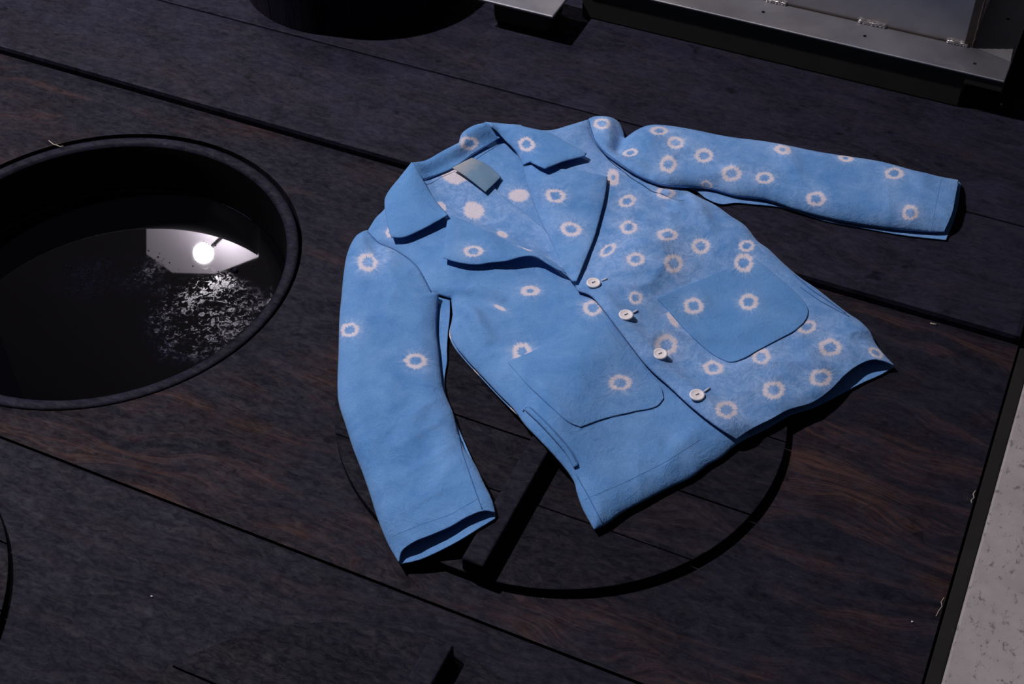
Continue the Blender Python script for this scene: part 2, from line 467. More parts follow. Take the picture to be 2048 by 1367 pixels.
def build_lamp():
    loc = uvz(*LAMP_UVZ)
    root = empty('work_lamp_offscreen', (loc[0], loc[1], PZ))
    tag(root, 'bare bulb before a pale square reflector on a tall stand', 'lamp')
    aim = Vector((0.0, 1.45, 0.0)) - Vector(loc)
    zc = loc[2] - PZ
    bm = bmesh.new()
    bmesh.ops.create_uvsphere(bm, u_segments=24, v_segments=16, radius=0.04)
    b = link('bulb_offscreen', bm_mesh('bulb_offscreen', bm), bulb_mat('bulb_glow', LAMP_COLOR, LAMP_STRENGTH), root, True)
    b.location = (0, 0, zc)
    # reflector: a pale panel with cut upper corners, hung behind the bulb
    P = [bp(x, y, -0.10) for x, y in ((293, 440), (293, 508), (345, 545), (430, 547), (520, 512), (520, 440))]
    poly = []
    V0 = LAMP_UVZ[1] + 0.14
    for (x, y), p in zip(((293, 440), (293, 508), (345, 545), (430, 547), (520, 512), (520, 440)), P):
        d = ray(x, y) * np.array([1, 1, -1])
        t = (V0 - p[:2] @ vd) / (d[:2] @ vd)
        q = p + d * t
        poly.append((q[:2] @ ud, q[2]))
    bm = bmesh.new()
    fr = [bm.verts.new((a, V0, z)) for a, z in poly]
    bk = [bm.verts.new((a, V0 + 0.012, z)) for a, z in poly]
    n = len(poly)
    bm.faces.new(fr); bm.faces.new(bk[::-1])
    for i in range(n): bm.faces.new((fr[i], bk[i], bk[(i + 1) % n], fr[(i + 1) % n]))
    bmesh.ops.recalc_face_normals(bm, faces=bm.faces)
    bmesh.ops.rotate(bm, cent=(0, 0, 0), matrix=Matrix.Rotation(AU, 3, 'Z'), verts=bm.verts)
    bmesh.ops.translate(bm, vec=(-loc[0], -loc[1], -PZ), verts=bm.verts)
    link('reflector', bm_mesh('reflector', bm), MAT['enamel'], root)
    back = Vector(uvz(0, 0.215, 0))
    link('stand_pole', tube_mesh('stand_pole', [back + Vector((0, 0, 0.03)), back + Vector((0, 0, zc + 0.1))], 0.012, 12), MAT['base'], root)
    link('lamp_arm', tube_mesh('lamp_arm', [back + Vector((0, 0, zc + 0.03)), Vector((0, 0, zc + 0.005))], 0.008, 10), MAT['base'], root)
    for k in range(3):
        a = 2 * math.pi * k / 3 + 0.4
        link('leg', tube_mesh('leg', [back + Vector((0, 0, 0.22)), back + Vector((0.26 * math.cos(a), 0.26 * math.sin(a), 0.008))], 0.008, 10), MAT['base'], root)
build_lamp()

# ------------------------------------------------------------------ vat and dye
vx, vy, _ = uvz(*VAT_UV)
prof = [(0.3130, -0.40), (0.3130, -0.008), (0.3126, -0.0045), (0.311, -0.0025), (0.3065, -0.0018), (0.300, -0.0020), (0.2955, -0.0035), (0.2925, -0.009),
        (0.2895, -0.03), (0.288, -0.07), (0.2865, -0.12), (0.280, -0.25), (0.26, -0.38), (0.02, -0.40)]
vat = empty('dye_vat')
link('vat_rim', lathe('vat_rim', prof[:8], 160), MAT['vat'], vat, True)
link('inner_wall', lathe('inner_wall', [(0.2932, -0.0072)] + prof[7:-1] + [(0.0005, -0.40)], 160), MAT['glaze'], vat, True)
vat.location = (vx, vy, 0)
vat.rotation_euler = (0, 0, AU)
tag(vat, 'round dark dye vat sunk in the floor, open and full of liquid', 'vat')
me = lathe('dye_liquid', [(0.0005, -0.10), (0.05, -0.10), (0.12, -0.10), (0.2, -0.10), (0.25, -0.10), (0.284, -0.10), (0.2866, -0.0985), (0.2874, -0.0955)][::-1], 160)
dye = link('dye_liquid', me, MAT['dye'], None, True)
dye.location = (-0.647, 1.657, 0)
dye.location = (vx, vy, 0)
tag(dye, 'black indigo dye liquid mirroring a bright lamp inside the vat', 'liquid')
rng = random.Random(5)
# added glossy beads along the waterline, standing in for its glints
for k in range(26):
    ang = math.radians(rng.choice([118, 112, 106, 62, 56, 50, 128, 136]) + rng.uniform(-5, 5))
    L = rng.uniform(0.01, 0.035) if rng.random() < 0.6 else 0.006
    pts = [(0.2855 * math.cos(ang + t * L / 0.286), 0.2855 * math.sin(ang + t * L / 0.286), -0.0985 + 0.0006 * rng.random()) for t in np.linspace(-.5, .5, 7)]
    link('glint_streak', tube_mesh('glint_streak', pts, [0.0002, .0006, .0009, .0007, .0009, .0005, 0.0002]), MAT['wet_film'], dye, True)
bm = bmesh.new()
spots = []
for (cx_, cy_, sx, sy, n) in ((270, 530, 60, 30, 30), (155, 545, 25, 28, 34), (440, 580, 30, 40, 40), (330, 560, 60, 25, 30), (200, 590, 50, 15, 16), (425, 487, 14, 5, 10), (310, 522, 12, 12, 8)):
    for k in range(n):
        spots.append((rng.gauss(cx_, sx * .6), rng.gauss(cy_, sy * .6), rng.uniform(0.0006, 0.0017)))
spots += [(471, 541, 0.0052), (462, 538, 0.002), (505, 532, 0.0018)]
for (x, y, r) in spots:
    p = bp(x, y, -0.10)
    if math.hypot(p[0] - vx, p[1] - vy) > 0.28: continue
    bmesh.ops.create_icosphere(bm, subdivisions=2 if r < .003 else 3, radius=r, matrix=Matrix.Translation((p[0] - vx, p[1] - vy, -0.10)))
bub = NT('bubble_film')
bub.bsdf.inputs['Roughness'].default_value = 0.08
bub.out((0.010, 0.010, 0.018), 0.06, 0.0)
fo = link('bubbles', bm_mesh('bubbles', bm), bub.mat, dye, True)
fo['kind'] = 'stuff'

# ------------------------------------------------------------------ round board lids
LZ0, LZ1, BZ = 0.001, 0.013, 0.038
def build_lid(cu, cv, joints, label, bar_du=0.014, bar=True, bar_cut=0.0):
    x, y, _ = uvz(cu, cv)
    root = empty('vat_lid', (x, y, 0), AU)
    tag(root, label, 'lid', 'round board lids over the vats')
    ys = [-LID_R] + joints + [LID_R]
    for a, b in zip(ys[:-1], ys[1:]):
        a2, b2 = a + 0.0009, b - 0.0009
        def arc(y0, y1, sgn):
            n = max(4, int(abs(y1 - y0) / 0.006))
            n = 40 if (abs(y0) > 0.31 or abs(y1) > 0.31) else n
            t0, t1 = math.asin(max(-1, min(1, y0 / LID_R))), math.asin(max(-1, min(1, y1 / LID_R)))
            return [(sgn * LID_R * math.cos(t0 + (t1 - t0) * k / n), LID_R * math.sin(t0 + (t1 - t0) * k / n)) for k in range(n + 1)]
        pts = arc(a2, b2, 1) + arc(b2, a2, -1)
        cl = []
        for q in pts:
            if not cl or math.hypot(q[0] - cl[-1][0], q[1] - cl[-1][1]) > 1e-4: cl.append(q)
        if math.hypot(cl[0][0] - cl[-1][0], cl[0][1] - cl[-1][1]) < 1e-4: cl.pop()
        o = link('board', bm_mesh('board', prism_bm(cl, LZ0, LZ1 + rng.uniform(-0.0006, 0.0004), 0.0012)), MAT['lid'], root)
    if bar:
        bm = box_bm(bar_du - 0.0155, bar_du + 0.0155, -LID_R * 0.993, LID_R * 0.97, LZ1 - 0.001, BZ, 0.0035, 3)
        link('handle_bar', bm_mesh('handle_bar', bm), MAT['bar'], root)
    return root
build_lid(*LID_UV, [-0.1805, -0.082, 0.0557, 0.155, 0.242], 'round plank lid with a handle bar lying beneath the blue jacket')
build_lid(-0.487, 0.500, [-0.17, -0.05, 0.056, 0.1555], 'round plank lid with a worn bar, on the front plank below the cuff')
build_lid(-1.284, 0.500, [-0.20, -0.10, 0.02, 0.135, 0.22], 'round plank lid on the front plank nearest the open vat')

# ------------------------------------------------------------------ stave tub
def build_tub():
    c = bp(757, 66, PZ)
    d = np.array([-0.06, 0.208]); d = d / np.linalg.norm(d)
    R = 0.212
    root = empty('stave_tub', (c[0] + d[0] * R, c[1] + d[1] * R, PZ))
    tag(root, 'black wooden stave tub standing on the rear planks', 'tub')
    n = 11
    a0 = math.radians(-90 - 10.5)
    st = 2 * math.pi / n
    h = 0.12
    pts = []
    for k in range(9):
        a = -st / 2 + 0.005 + (st - 0.010) * k / 8
        pts.append((R * math.cos(a), R * math.sin(a)))
    pts += [((R - 0.02) * math.cos(a), (R - 0.02) * math.sin(a)) for a in [st / 2 - 0.006 - (st - 0.012) * k / 8 for k in range(9)]]
    bm = prism_bm(pts, 0, h, 0.002)
    me = bm_mesh('stave', bm)
    for k in range(n):
        o = link('stave', me, MAT['tub'], root)
        o.rotation_euler = (0, 0, a0 + st * (k + 0.5))
    link('bottom', bm_mesh('bottom', prism_bm([((R - 0.018) * math.cos(t), (R - 0.018) * math.sin(t)) for t in np.linspace(0, 2 * math.pi, 64, endpoint=False)], 0.01, 0.03)), MAT['tub'], root)
build_tub()

# ------------------------------------------------------------------ steel tank with flange
def build_tank():
    FV, FZ = 2.133, 0.0925
    corner = to_uv(bp(1945, 92, FZ + 0.002))
    fr = to_uv(bp(2010, 160, FZ))
    uR = fr[0]
    x, y, _ = uvz(-0.35, FV)
    root = empty('steel_tank', (x, y, PZ), AU)
    tag(root, 'grey welded steel tank with a wide drilled flange on a dark base', 'tank')
    def L(u, v): return (u + 0.35, v - FV)
    bx0, bx1 = L(-0.843, 0)[0], L(-0.1415, 0)[0]
    base_ob = link('base', bm_mesh('base', box_bm(bx0, bx1, 0.004, 0.62, 0, FZ - PZ - 0.003, 0.002)), MAT['base'], root)
    fx1 = L(uR, 0)[0]
    fl = link('flange', bm_mesh('flange', box_bm(bx0 + 0.0, fx1, -0.002, 0.70, FZ - PZ - 0.0045, FZ - PZ, 0.0020, 3)), MAT['steel'], root)
    lip = box_bm(bx1 + 0.0005, fx1, 0.0, 0.004, FZ - PZ - 0.024, FZ - PZ - 0.003, 0.001)
    link('flange_lip', bm_mesh('flange_lip', lip), MAT['base'], fl)
    lip = box_bm(fx1 - 0.004, fx1, 0.004, 0.70, FZ - PZ - 0.024, FZ - PZ - 0.003, 0.001)
    link('flange_lip', bm_mesh('flange_lip', lip), MAT['base'], fl)
    wx1, wy0 = L(*corner)
    T = 0.003
    hgt = 0.30
    zf = FZ - PZ
    w1 = link('tank_wall', bm_mesh('tank_wall', box_bm(bx0 + 0.05, wx1, wy0, wy0 + T, zf - 0.001, zf + hgt, 0.0008)), MAT['steel'], root)
    w2 = link('tank_wall', bm_mesh('tank_wall', box_bm(wx1 - T, wx1, wy0 + T, 0.64, zf - 0.001, zf + hgt, 0.0008)), MAT['steel'], root)
    w3 = link('tank_wall', bm_mesh('tank_wall', box_bm(bx0 + 0.05, bx0 + 0.05 + T, wy0 + T, 0.64, zf - 0.001, zf + hgt, 0.0008)), MAT['steel'], root)
    w4 = link('tank_wall', bm_mesh('tank_wall', box_bm(bx0 + 0.05, wx1, 0.64, 0.64 + T, zf - 0.001, zf + hgt, 0.0008)), MAT['steel'], root)
    # scorched joint and tack welds along the foot of the wall
    link('joint', bm_mesh('joint', box_bm(bx0 + 0.05, wx1 + 0.001, wy0 - 0.0022, wy0, zf - 0.0005, zf + 0.002, 0.0005)), MAT['scorch'], w1)
    rg = random.Random(3)
    for (x0_, x1_) in ((1535, 1577), (1718, 1775), (1894, 1938)):
        ua = to_uv(bp(x0_, 0 + (x0_ - 1535) * 0.235 - 4, FZ))[0] + 0.35
        ub = to_uv(bp(x1_, 0 + (x1_ - 1535) * 0.235 - 4, FZ))[0] + 0.35
        pts, rd = [], []
        n = 15
        for k in range(n):
            t = k / (n - 1)
            pts.append((ua + (ub - ua) * t, wy0 - 0.0028 + rg.uniform(-.0006, .0006), zf + 0.002 + rg.uniform(0, .0012)))
            rd.append((0.0016 if k in (0, n - 1) else 0.0030) * (0.8 + 0.5 * (k % 2)))
        link('tack_weld', tube_mesh('tack_weld', pts, rd, 8), MAT['weld'], root, True)
    pts, rd = [], []
    for k in range(40):
        pts.append((wx1 + 0.001 + rg.uniform(-.0004, .0004), wy0 - 0.0005, zf + 0.001 + hgt * k / 39)); rd.append(0.0024 * (0.85 + 0.35 * (k % 2)))
    link('corner_weld', tube_mesh('corner_weld', pts, rd, 8), MAT['scorch'], root, True)
    link('corner_strip', bm_mesh('corner_strip', box_bm(wx1 - 0.014, wx1 - 0.001, wy0 - 0.0008, wy0 + 0.0005, zf + 0.002, zf + hgt, 0.0003)), MAT['scorch'], root)
    cut_bm = bmesh.new()
    for (x_, y_) in ((1527, 24), (1730, 72), (1950, 127), (2016, 38)):
        q = L(*to_uv(bp(x_, y_, FZ)))
        bmesh.ops.create_cone(cut_bm, cap_ends=True, segments=20, radius1=0.0034, radius2=0.0034, depth=0.06, matrix=Matrix.Translation((q[0], q[1], zf - 0.02)))
    cutter = link('cutter', bm_mesh('cutter', cut_bm), None, root)
    for ob in (fl, base_ob):                       # drilled through sheet and base
        md = ob.modifiers.new('drill', 'BOOLEAN'); md.object = cutter; md.operation = 'DIFFERENCE'; md.solver = 'EXACT'
    bpy.context.view_layer.update()
    dg = bpy.context.evaluated_depsgraph_get()
    for ob in (fl, base_ob):
        new = bpy.data.meshes.new_from_object(ob.evaluated_get(dg))
        ob.modifiers.clear(); ob.data = new
    bpy.data.objects.remove(cutter)
    # small folded stiffener on the flange corner
    q0, q1, q2 = L(*to_uv(bp(1955, 96, FZ))), L(*to_uv(bp(2021, 122, FZ))), L(*to_uv(bp(2026, 96, FZ)))
    vs = [(q0[0], q0[1], zf), (q1[0], q1[1], zf + 0.001), (q2[0], q2[1], zf + 0.008), (q0[0], q0[1], zf - 0.002), (q1[0], q1[1], zf - 0.002), (q2[0], q2[1], zf - 0.002)]
    link('folded_corner', mesh('folded_corner', vs, [(0, 1, 2), (3, 5, 4), (0, 3, 4, 1), (1, 4, 5, 2), (2, 5, 3, 0)]), MAT['steel'], root)
build_tank()

# a second, smaller steel tray poking in between tub and tank
def build_tray():
    z = 0.075
    a, b = bp(962, -4, z), bp(1106, 33, z)
    ua, va = to_uv(b)
    x, y, _ = uvz(ua, va)
    root = empty('steel_tray', (x, y, PZ), AU)
    tag(root, 'small steel tray with a bright rounded lip between tub and tank', 'tray')
    h = z - PZ
    link('tray_rim', bm_mesh('tray_rim', box_bm(-0.15, 0, 0, 0.12, h - 0.006, h, 0.0026, 3)), MAT['steel'], root)
    link('tray_body', bm_mesh('tray_body', box_bm(-0.13, -0.02, 0.02, 0.10, 0, h - 0.005, 0.01, 3)), MAT['base'], root)
build_tray()

# ------------------------------------------------------------------ the jacket
# A height map of what lies below is draped over again before each new layer of cloth.
GX0, GX1, GY0, GY1, GS = -0.45, 0.95, 0.92, 2.22, 0.004
gx, gy = np.arange(GX0, GX1, GS), np.arange(GY0, GY1, GS)
GXX, GYY = np.meshgrid(gx, gy)
GU, GV = GXX * ud[0] + GYY * ud[1], GXX * vd[0] + GYY * vd[1]
HM = np.where(GV > 1.6185, PZ, 0.0)
HM = np.where((GU - LID_UV[0]) ** 2 + (GV - LID_UV[1]) ** 2 < LID_R ** 2, LZ1, HM)
barm = (np.abs(GU - (LID_UV[0] + 0.014)) < 0.017) & (np.abs(GV - LID_UV[1]) < LID_R)
HM = np.where(barm, BZ, HM)
def blur(a):
    p = np.pad(a, 1, mode='edge')
    return (p[:-2, 1:-1] + p[2:, 1:-1] + p[1:-1, :-2] + p[1:-1, 2:] + 2 * a) / 6
def drape(S, it):
    z = S.copy()
    for k in range(it): z = np.maximum(S, blur(z))
    for k in range(6): z = blur(z)
    return z
def broad(S, k=4, it=45):
    h, w = S.shape[0] // k * k, S.shape[1] // k * k
    c = S[:h, :w].reshape(h // k, k, w // k, k).max((1, 3))
    z = c.copy()
    for q in range(it): z = np.maximum(c, blur(z))
    up = np.repeat(np.repeat(z, k, 0), k, 1)
    for q in range(14): up = blur(up)
    o = S.copy()
    o[:h, :w] = np.maximum(S[:h, :w], up)
    return o
HM = broad(HM)
def samp(G, xy):
    fx = np.clip((xy[:, 0] - GX0) / GS, 0, len(gx) - 1.001)
    fy = np.clip((xy[:, 1] - GY0) / GS, 0, len(gy) - 1.001)
    i, j = fx.astype(int), fy.astype(int)
    a, b = fx - i, fy - j
    return G[j, i] * (1 - a) * (1 - b) + G[j, i + 1] * a * (1 - b) + G[j + 1, i] * (1 - a) * b + G[j + 1, i + 1] * a * b
_rs = np.random.RandomState(11)
_perm = _rs.rand(256, 256)
def vnoise(x, y):
    xi, yi = np.floor(x).astype(int), np.floor(y).astype(int)
    a, b = x - xi, y - yi
    a, b = a * a * (3 - 2 * a), b * b * (3 - 2 * b)
    g = lambda i, j: _perm[i % 256, j % 256]
    return (g(xi, yi) * (1 - a) + g(xi + 1, yi) * a) * (1 - b) + (g(xi, yi + 1) * (1 - a) + g(xi + 1, yi + 1) * a) * b
def wrinkle(xy):
    x, y = xy[:, 0], xy[:, 1]
    wx, wy = vnoise(x * 6 + 3, y * 6), vnoise(x * 6, y * 6 + 9)
    a = 1 - np.abs(2 * vnoise(x * 15 + wx * 2.5, y * 15 + wy * 2.5) - 1)
    b = 1 - np.abs(2 * vnoise(x * 33 + wx * 3, y * 33 + wy * 3 + 20) - 1)
    return 0.0022 * a ** 2 + 0.0009 * b + 0.004 * vnoise(x * 7 + 40, y * 7)

def inside(poly, P):
    r = np.zeros(len(P), bool)
    x, y = P[:, 0], P[:, 1]
    for i in range(len(poly)):
        x0, y0 = poly[i - 1]; x1, y1 = poly[i]
        if y0 == y1: continue
        c = ((y0 > y) != (y1 > y)) & (x < (x1 - x0) * (y - y0) / (y1 - y0) + x0)
        r ^= c
    return r
def smooth_outline(ctrl, off, step=3.6, corner=38):
    """closed control polygon in photo pixels -> dense (px, py, off, ctrl index); rounds all but the sharp corners"""
    P = np.array([c[:2] for c in ctrl], float)
    O = np.array([c[2] if len(c) > 2 else off for c in ctrl], float)
    n = len(P)
    T = np.zeros_like(P)
    for i in range(n):
        a, b = P[i] - P[i - 1], P[(i + 1) % n] - P[i]
        la, lb = np.linalg.norm(a), np.linalg.norm(b)
        ca = (a @ b) / (la * lb)
        T[i] = (a / la + b / lb) * 0.5
        if ca < math.cos(math.radians(corner)): T[i] = np.nan
    out = []
    for i in range(n):
        j = (i + 1) % n
        d = P[j] - P[i]; L = np.linalg.norm(d)
        t0 = d / L if np.isnan(T[i][0]) else T[i]
        t1 = d / L if np.isnan(T[j][0]) else T[j]
        m = max(1, int(round(L / step)))
        for k in range(m):
            s = k / m
            h00, h10, h01, h11 = 2 * s**3 - 3 * s**2 + 1, s**3 - 2 * s**2 + s, -2 * s**3 + 3 * s**2, s**3 - s**2
            p = P[i] * h00 + t0 * L * h10 + P[j] * h01 + t1 * L * h11
            out.append((p[0], p[1], O[i] * (1 - s) + O[j] * s, i))
    return np.array(out)

JO = bp(1190, 660, 0.0)
jacket = empty('jacket', (JO[0], JO[1], 0.0))
tag(jacket, 'light blue tie-dyed cotton jacket with pale rings, laid out flat', 'jacket')
CREASES = []      # (pixel polyline, width m, height m, ease along) folds pressed into the cloth
def crease_z(xy, keys):
    z = np.zeros(len(xy))
    for (pts, w, h, ks) in CREASES:
        if not (set(ks) & set(keys)): continue
        Q = np.array([bp(px, py, 0.035)[:2] for px, py in pts])
        best = np.full(len(xy), 9.0); tt = np.zeros(len(xy))
        lens = np.r_[0, np.cumsum(np.linalg.norm(np.diff(Q, axis=0), axis=1))]
        for i in range(len(Q) - 1):
            d = Q[i + 1] - Q[i]; L2 = d @ d
            s = np.clip(((xy - Q[i]) @ d) / L2, 0, 1)
            dist = np.linalg.norm(xy - (Q[i] + s[:, None] * d), axis=1)
            b = dist < best
            best = np.where(b, dist, best); tt = np.where(b, (lens[i] + s * math.sqrt(L2)) / lens[-1], tt)
        z += h * np.exp(-(best / w) ** 2) * np.sin(np.pi * np.clip(0.15 + 0.85 * tt, 0, 1)) ** 0.7
    return z

class Sheet:
    def __init__(s, ctrl, off=0.003, puff=0.0, pw=0.03, opened=(), wr=1.0, keys=(), ease=30, res=0.0036, rise=None):
        s.D = drape(HM, ease)
        s.puff, s.pw, s.wr, s.keys = puff, pw, wr, keys
        B = smooth_outline(ctrl, off)
        xy = np.array([bp(b[0], b[1], 0.03)[:2] for b in B])
        for it in range(5):
            z = samp(s.D, xy) + B[:, 2]
            xy = np.array([bp(b[0], b[1], zz)[:2] for b, zz in zip(B, z)])
        s.b, s.off = xy, B[:, 2]
        op = set()
        for (i, j) in opened:
            k = i
            while k != j: op.add(k); k = (k + 1) % len(ctrl)
        s.closed = np.array([int(b[3]) not in op for b in B])
        s.has_open = len(op) > 0
        s.res = res
        for it in range(4):
            z = s.z(s.b)
            s.b = np.array([bp(b[0], b[1], zz)[:2] for b, zz in zip(B, z)])
    def edge_dist(s, xy, closed=True):
        Bp = s.b[s.closed] if closed and s.closed.any() else s.b
        d = np.empty(len(xy))
        for a in range(0, len(xy), 4000):
            c = xy[a:a + 4000]
            d[a:a + 4000] = np.sqrt(((c[:, None, :] - Bp[None]) ** 2).sum(2).min(1))
        return d
    def z(s, xy):
        o = np.empty(len(xy))
        for a in range(0, len(xy), 4000):
            c = xy[a:a + 4000]
            w = 1 / (((c[:, None, :] - s.b[None]) ** 2).sum(2) + 1e-7) ** 1.5
            o[a:a + 4000] = (w * s.off[None]).sum(1) / w.sum(1)
        d = s.edge_dist(xy)
        t = np.clip(d / s.pw, 0, 1)
        pf = s.puff
        if s.has_open:
            Ob = s.b[~s.closed]
            do = np.concatenate([np.sqrt(((xy[a:a + 4000][:, None, :] - Ob[None]) ** 2).sum(2).min(1)) for a in range(0, len(xy), 4000)])
            pf = s.puff * np.clip(0.25 + do / 0.07, 0, 1)
        z = samp(s.D, xy) + o + pf * np.sqrt(np.clip(1 - (1 - t) ** 2, 0, 1))
        fade = np.clip(d / 0.02, 0, 1)
        if s.wr: z = z + s.wr * wrinkle(xy) * (0.25 + 0.75 * fade)
        if s.keys: z = z + crease_z(xy, s.keys) * fade ** 0.5
        return z
    def raster(s, zextra=0.0):
        global HM
        P = np.stack([GXX.ravel(), GYY.ravel()], 1)
        lo, hi = s.b.min(0), s.b.max(0)
        idx = np.where((P > lo).all(1) & (P < hi).all(1))[0]
        idx = idx[inside(s.b, P[idx])]
        z = s.z(P[idx]) + zextra
        f = HM.ravel().copy()
        f[idx] = np.maximum(f[idx], z)
        HM = f.reshape(HM.shape)
    def tri(s):
        lo, hi = s.b.min(0), s.b.max(0)
        xs, ys = np.arange(lo[0], hi[0], s.res), np.arange(lo[1], hi[1], s.res * 0.866)
        X, Y = np.meshgrid(xs, ys)
        X[1::2] += s.res / 2
        P = np.stack([X.ravel(), Y.ravel()], 1)
        P = P[inside(s.b, P)]
        d = s.edge_dist(P, False)
        P = P[d > 0.0042]
        nx = np.roll(s.b, -1, 0) - np.roll(s.b, 1, 0)
        nx = np.stack([-nx[:, 1], nx[:, 0]], 1)
        nx /= np.linalg.norm(nx, axis=1)[:, None] + 1e-12
        if not inside(s.b, s.b + nx * 0.002).mean() > 0.5: nx = -nx
        ins = [P]
        for q in (0.0008, 0.0022):
            c = s.b + nx * q
            ok = inside(s.b, c)
            c = c[ok]
            dd = s.edge_dist(c, False)
            ins.append(c[dd > q * 0.75])
        A = np.concatenate([s.b] + ins)
        n = len(s.b)
        v, e, f, *_ = delaunay_2d_cdt([Vector(p) for p in A], [(i, (i + 1) % n) for i in range(n)], [], 1, 1e-7)
        return np.array([tuple(p) for p in v]), f

RINGS = {}
def rings(key, *lst):
    RINGS[key] = lst
def cloth(name, sheets, key=None, tone=1.0, haze=0.0, parent=None, thick=0.0017, label=None):
    """one mesh object from one or more draped sheets, carrying the tie-dye ring attributes"""
    parent = parent or jacket
    V, Fc = [], []
    for sh in sheets:
        xy, f = sh.tri()
        z = sh.z(xy)
        base = sum(len(v) for v in V)
        V.append(np.column_stack([xy, z]))
        Fc += [tuple(i + base for i in t) for t in f]
    V = np.concatenate(V)
    org = np.array([JO[0], JO[1], 0.0])
    me = mesh(name, V - org, Fc)
    bm = bmesh.new(); bm.from_mesh(me)
    for f in bm.faces:
        if f.normal.z < 0: f.normal_flip()
    bm.to_mesh(me); bm.free()
    o = link(name, me, MAT['cloth'], parent, True)
    if parent is not jacket: o.parent = parent
    px = project(V)
    n = len(V)
    best = np.full(n, 50.0); rv = np.tile(np.array([50.0, 0, 0]), (n, 1)); inn = np.full(n, 0.55); hz = np.full(n, haze)
    for q, rg in enumerate(RINGS.get(key, ())):
        cx_, cy_, rx, ry = rg[:4]
        rot = math.radians(rg[4]) if len(rg) > 4 else 0.0
        inner = rg[5] if len(rg) > 5 else 0.46
        d = px - np.array([cx_, cy_])
        dx, dy = d[:, 0] * math.cos(rot) + d[:, 1] * math.sin(rot), -d[:, 0] * math.sin(rot) + d[:, 1] * math.cos(rot)
        u_, v_ = dx / (rx * 0.96), dy / (ry * 0.96)
        r = np.hypot(u_, v_)
        b = r < best
        best = np.where(b, r, best)
        rv[b] = np.stack([u_[b], v_[b], np.full(b.sum(), (cx_ * 0.37 + cy_ * 0.71) % 40 + 1)], 1)
        inn[b] = inner
        hz = hz + (0.55 if haze > 0 else 0.28) * np.exp(-(r / 1.7) ** 2)
    a = me.attributes.new('ring', 'FLOAT_VECTOR', 'POINT'); a.data.foreach_set('vector', rv.astype(np.float32).ravel())
    a = me.attributes.new('ring_radius', 'FLOAT', 'POINT'); a.data.foreach_set('value', np.clip(best, 0, 6).astype(np.float32))
    a = me.attributes.new('dye', 'FLOAT_VECTOR', 'POINT')
    a.data.foreach_set('vector', np.stack([inn, np.clip(hz, 0, 1), np.full(n, tone)], 1).astype(np.float32).ravel())
    so = o.modifiers.new('thickness', 'SOLIDIFY'); so.thickness = thick; so.offset = 0.0
    if label: o['label'] = label
    return o
def stitch(name, pts, sheet, mat='thread', r=0.0006, lift=0.0007, parent=None):
    Q = np.array(pts, float)
    L = np.r_[0, np.cumsum(np.linalg.norm(np.diff(Q, axis=0), axis=1))]
    t = np.linspace(0, L[-1], max(3, int(L[-1] / 5)))
    px = np.interp(t, L, Q[:, 0]); py = np.interp(t, L, Q[:, 1])
    for k in range(2):
        px[1:-1] = (px[:-2] + 2 * px[1:-1] + px[2:]) / 4; py[1:-1] = (py[:-2] + 2 * py[1:-1] + py[2:]) / 4
    xy = np.array([bp(a, b, 0.035)[:2] for a, b in zip(px, py)])
    for it in range(4):
        z = sheet.z(xy)
        xy = np.array([bp(a, b, c)[:2] for a, b, c in zip(px, py, z)])
    P = np.column_stack([xy, sheet.z(xy) + 0.00085 + lift]) - np.array([JO[0], JO[1], 0])
    return link(name, tube_mesh(name, P, r, 6), MAT[mat], parent or jacket, True)

# -- ring positions read off the photograph (px, py, rx, ry[, tilt, inner])
rings('rs', (1204, 248, 18, 12), (1261, 306, 17, 8, -12), (1318, 262, 19, 9), (1351, 286, 18, 13), (1336, 329, 18, 18), (1408, 312, 20, 15),
      (1463, 347, 21, 17), (1529, 356, 20, 13), (1413, 369, 13, 9, 15), (1565, 300, 18, 10, 10, .3), (1691, 317, 17, 8, 10, .3), (1788, 347, 20, 13),
      (1632, 398, 20, 16), (1820, 426, 18, 16))
rings('rf', (1226, 355, 13, 19, 0, .25), (1254, 403, 19, 13, -18), (1331, 386, 19, 14), (1257, 455, 18, 15), (1335, 470, 22, 13), (1216, 501, 21, 11, -35),
      (1401, 493, 19, 17), (1271, 519, 19, 14), (1347, 527, 20, 20, 15), (1493, 492, 17, 13), (1487, 526, 21, 20), (1271, 596, 15, 14), (1345, 640, 7, 20, -35, .0),
      (1614, 654, 21, 14, -15), (1332, 690, 25, 22), (1426, 736, 22, 15, 5), (1522, 714, 20, 17), (1660, 695, 24, 19), (1641, 755, 25, 18, -10),
      (1547, 780, 23, 19), (1453, 820, 24, 18), (1751, 706, 18, 9, 30))
rings('rp', (1387, 612, 21, 18), (1497, 604, 21, 17), (1487, 526, 21, 20))
rings('lf', (1060, 582, 21, 11, 0, .3), (1000, 616, 15, 4, 25, 0), (1044, 704, 20, 20, 0, .4), (1186, 616, 21, 17), (779, 466, 8, 10, 0, .2))
rings('lp', (1240, 766, 24, 17))
rings('ls', (736, 525, 22, 19), (700, 660, 21, 15, -10), (831, 722, 24, 16), (762, 508, 16, 14, 0, 2.0))
rings('ll', (947, 503, 21, 12), (1047, 494, 20, 4, 25, 0))
rings('rl', (1111, 392, 22, 15, 10), (1142, 459, 22, 15, 12))
rings('rc', (1053, 289, 17, 15, 20))
rings('ic', (938, 287, 20, 15, 0))
rings('fa', (910, 352, 30, 16, 5, 0), (947, 421, 23, 19, 20, 0), (883, 414, 8, 12, -35, 0), (1004, 469, 13, 6, 20, 0))
rings('ba', (1038, 391, 22, 14, 0, 0), (900, 668, 9, 10, 0, 0), (955, 742, 9, 8, 0, 0), (1030, 822, 12, 8, 40, 0))

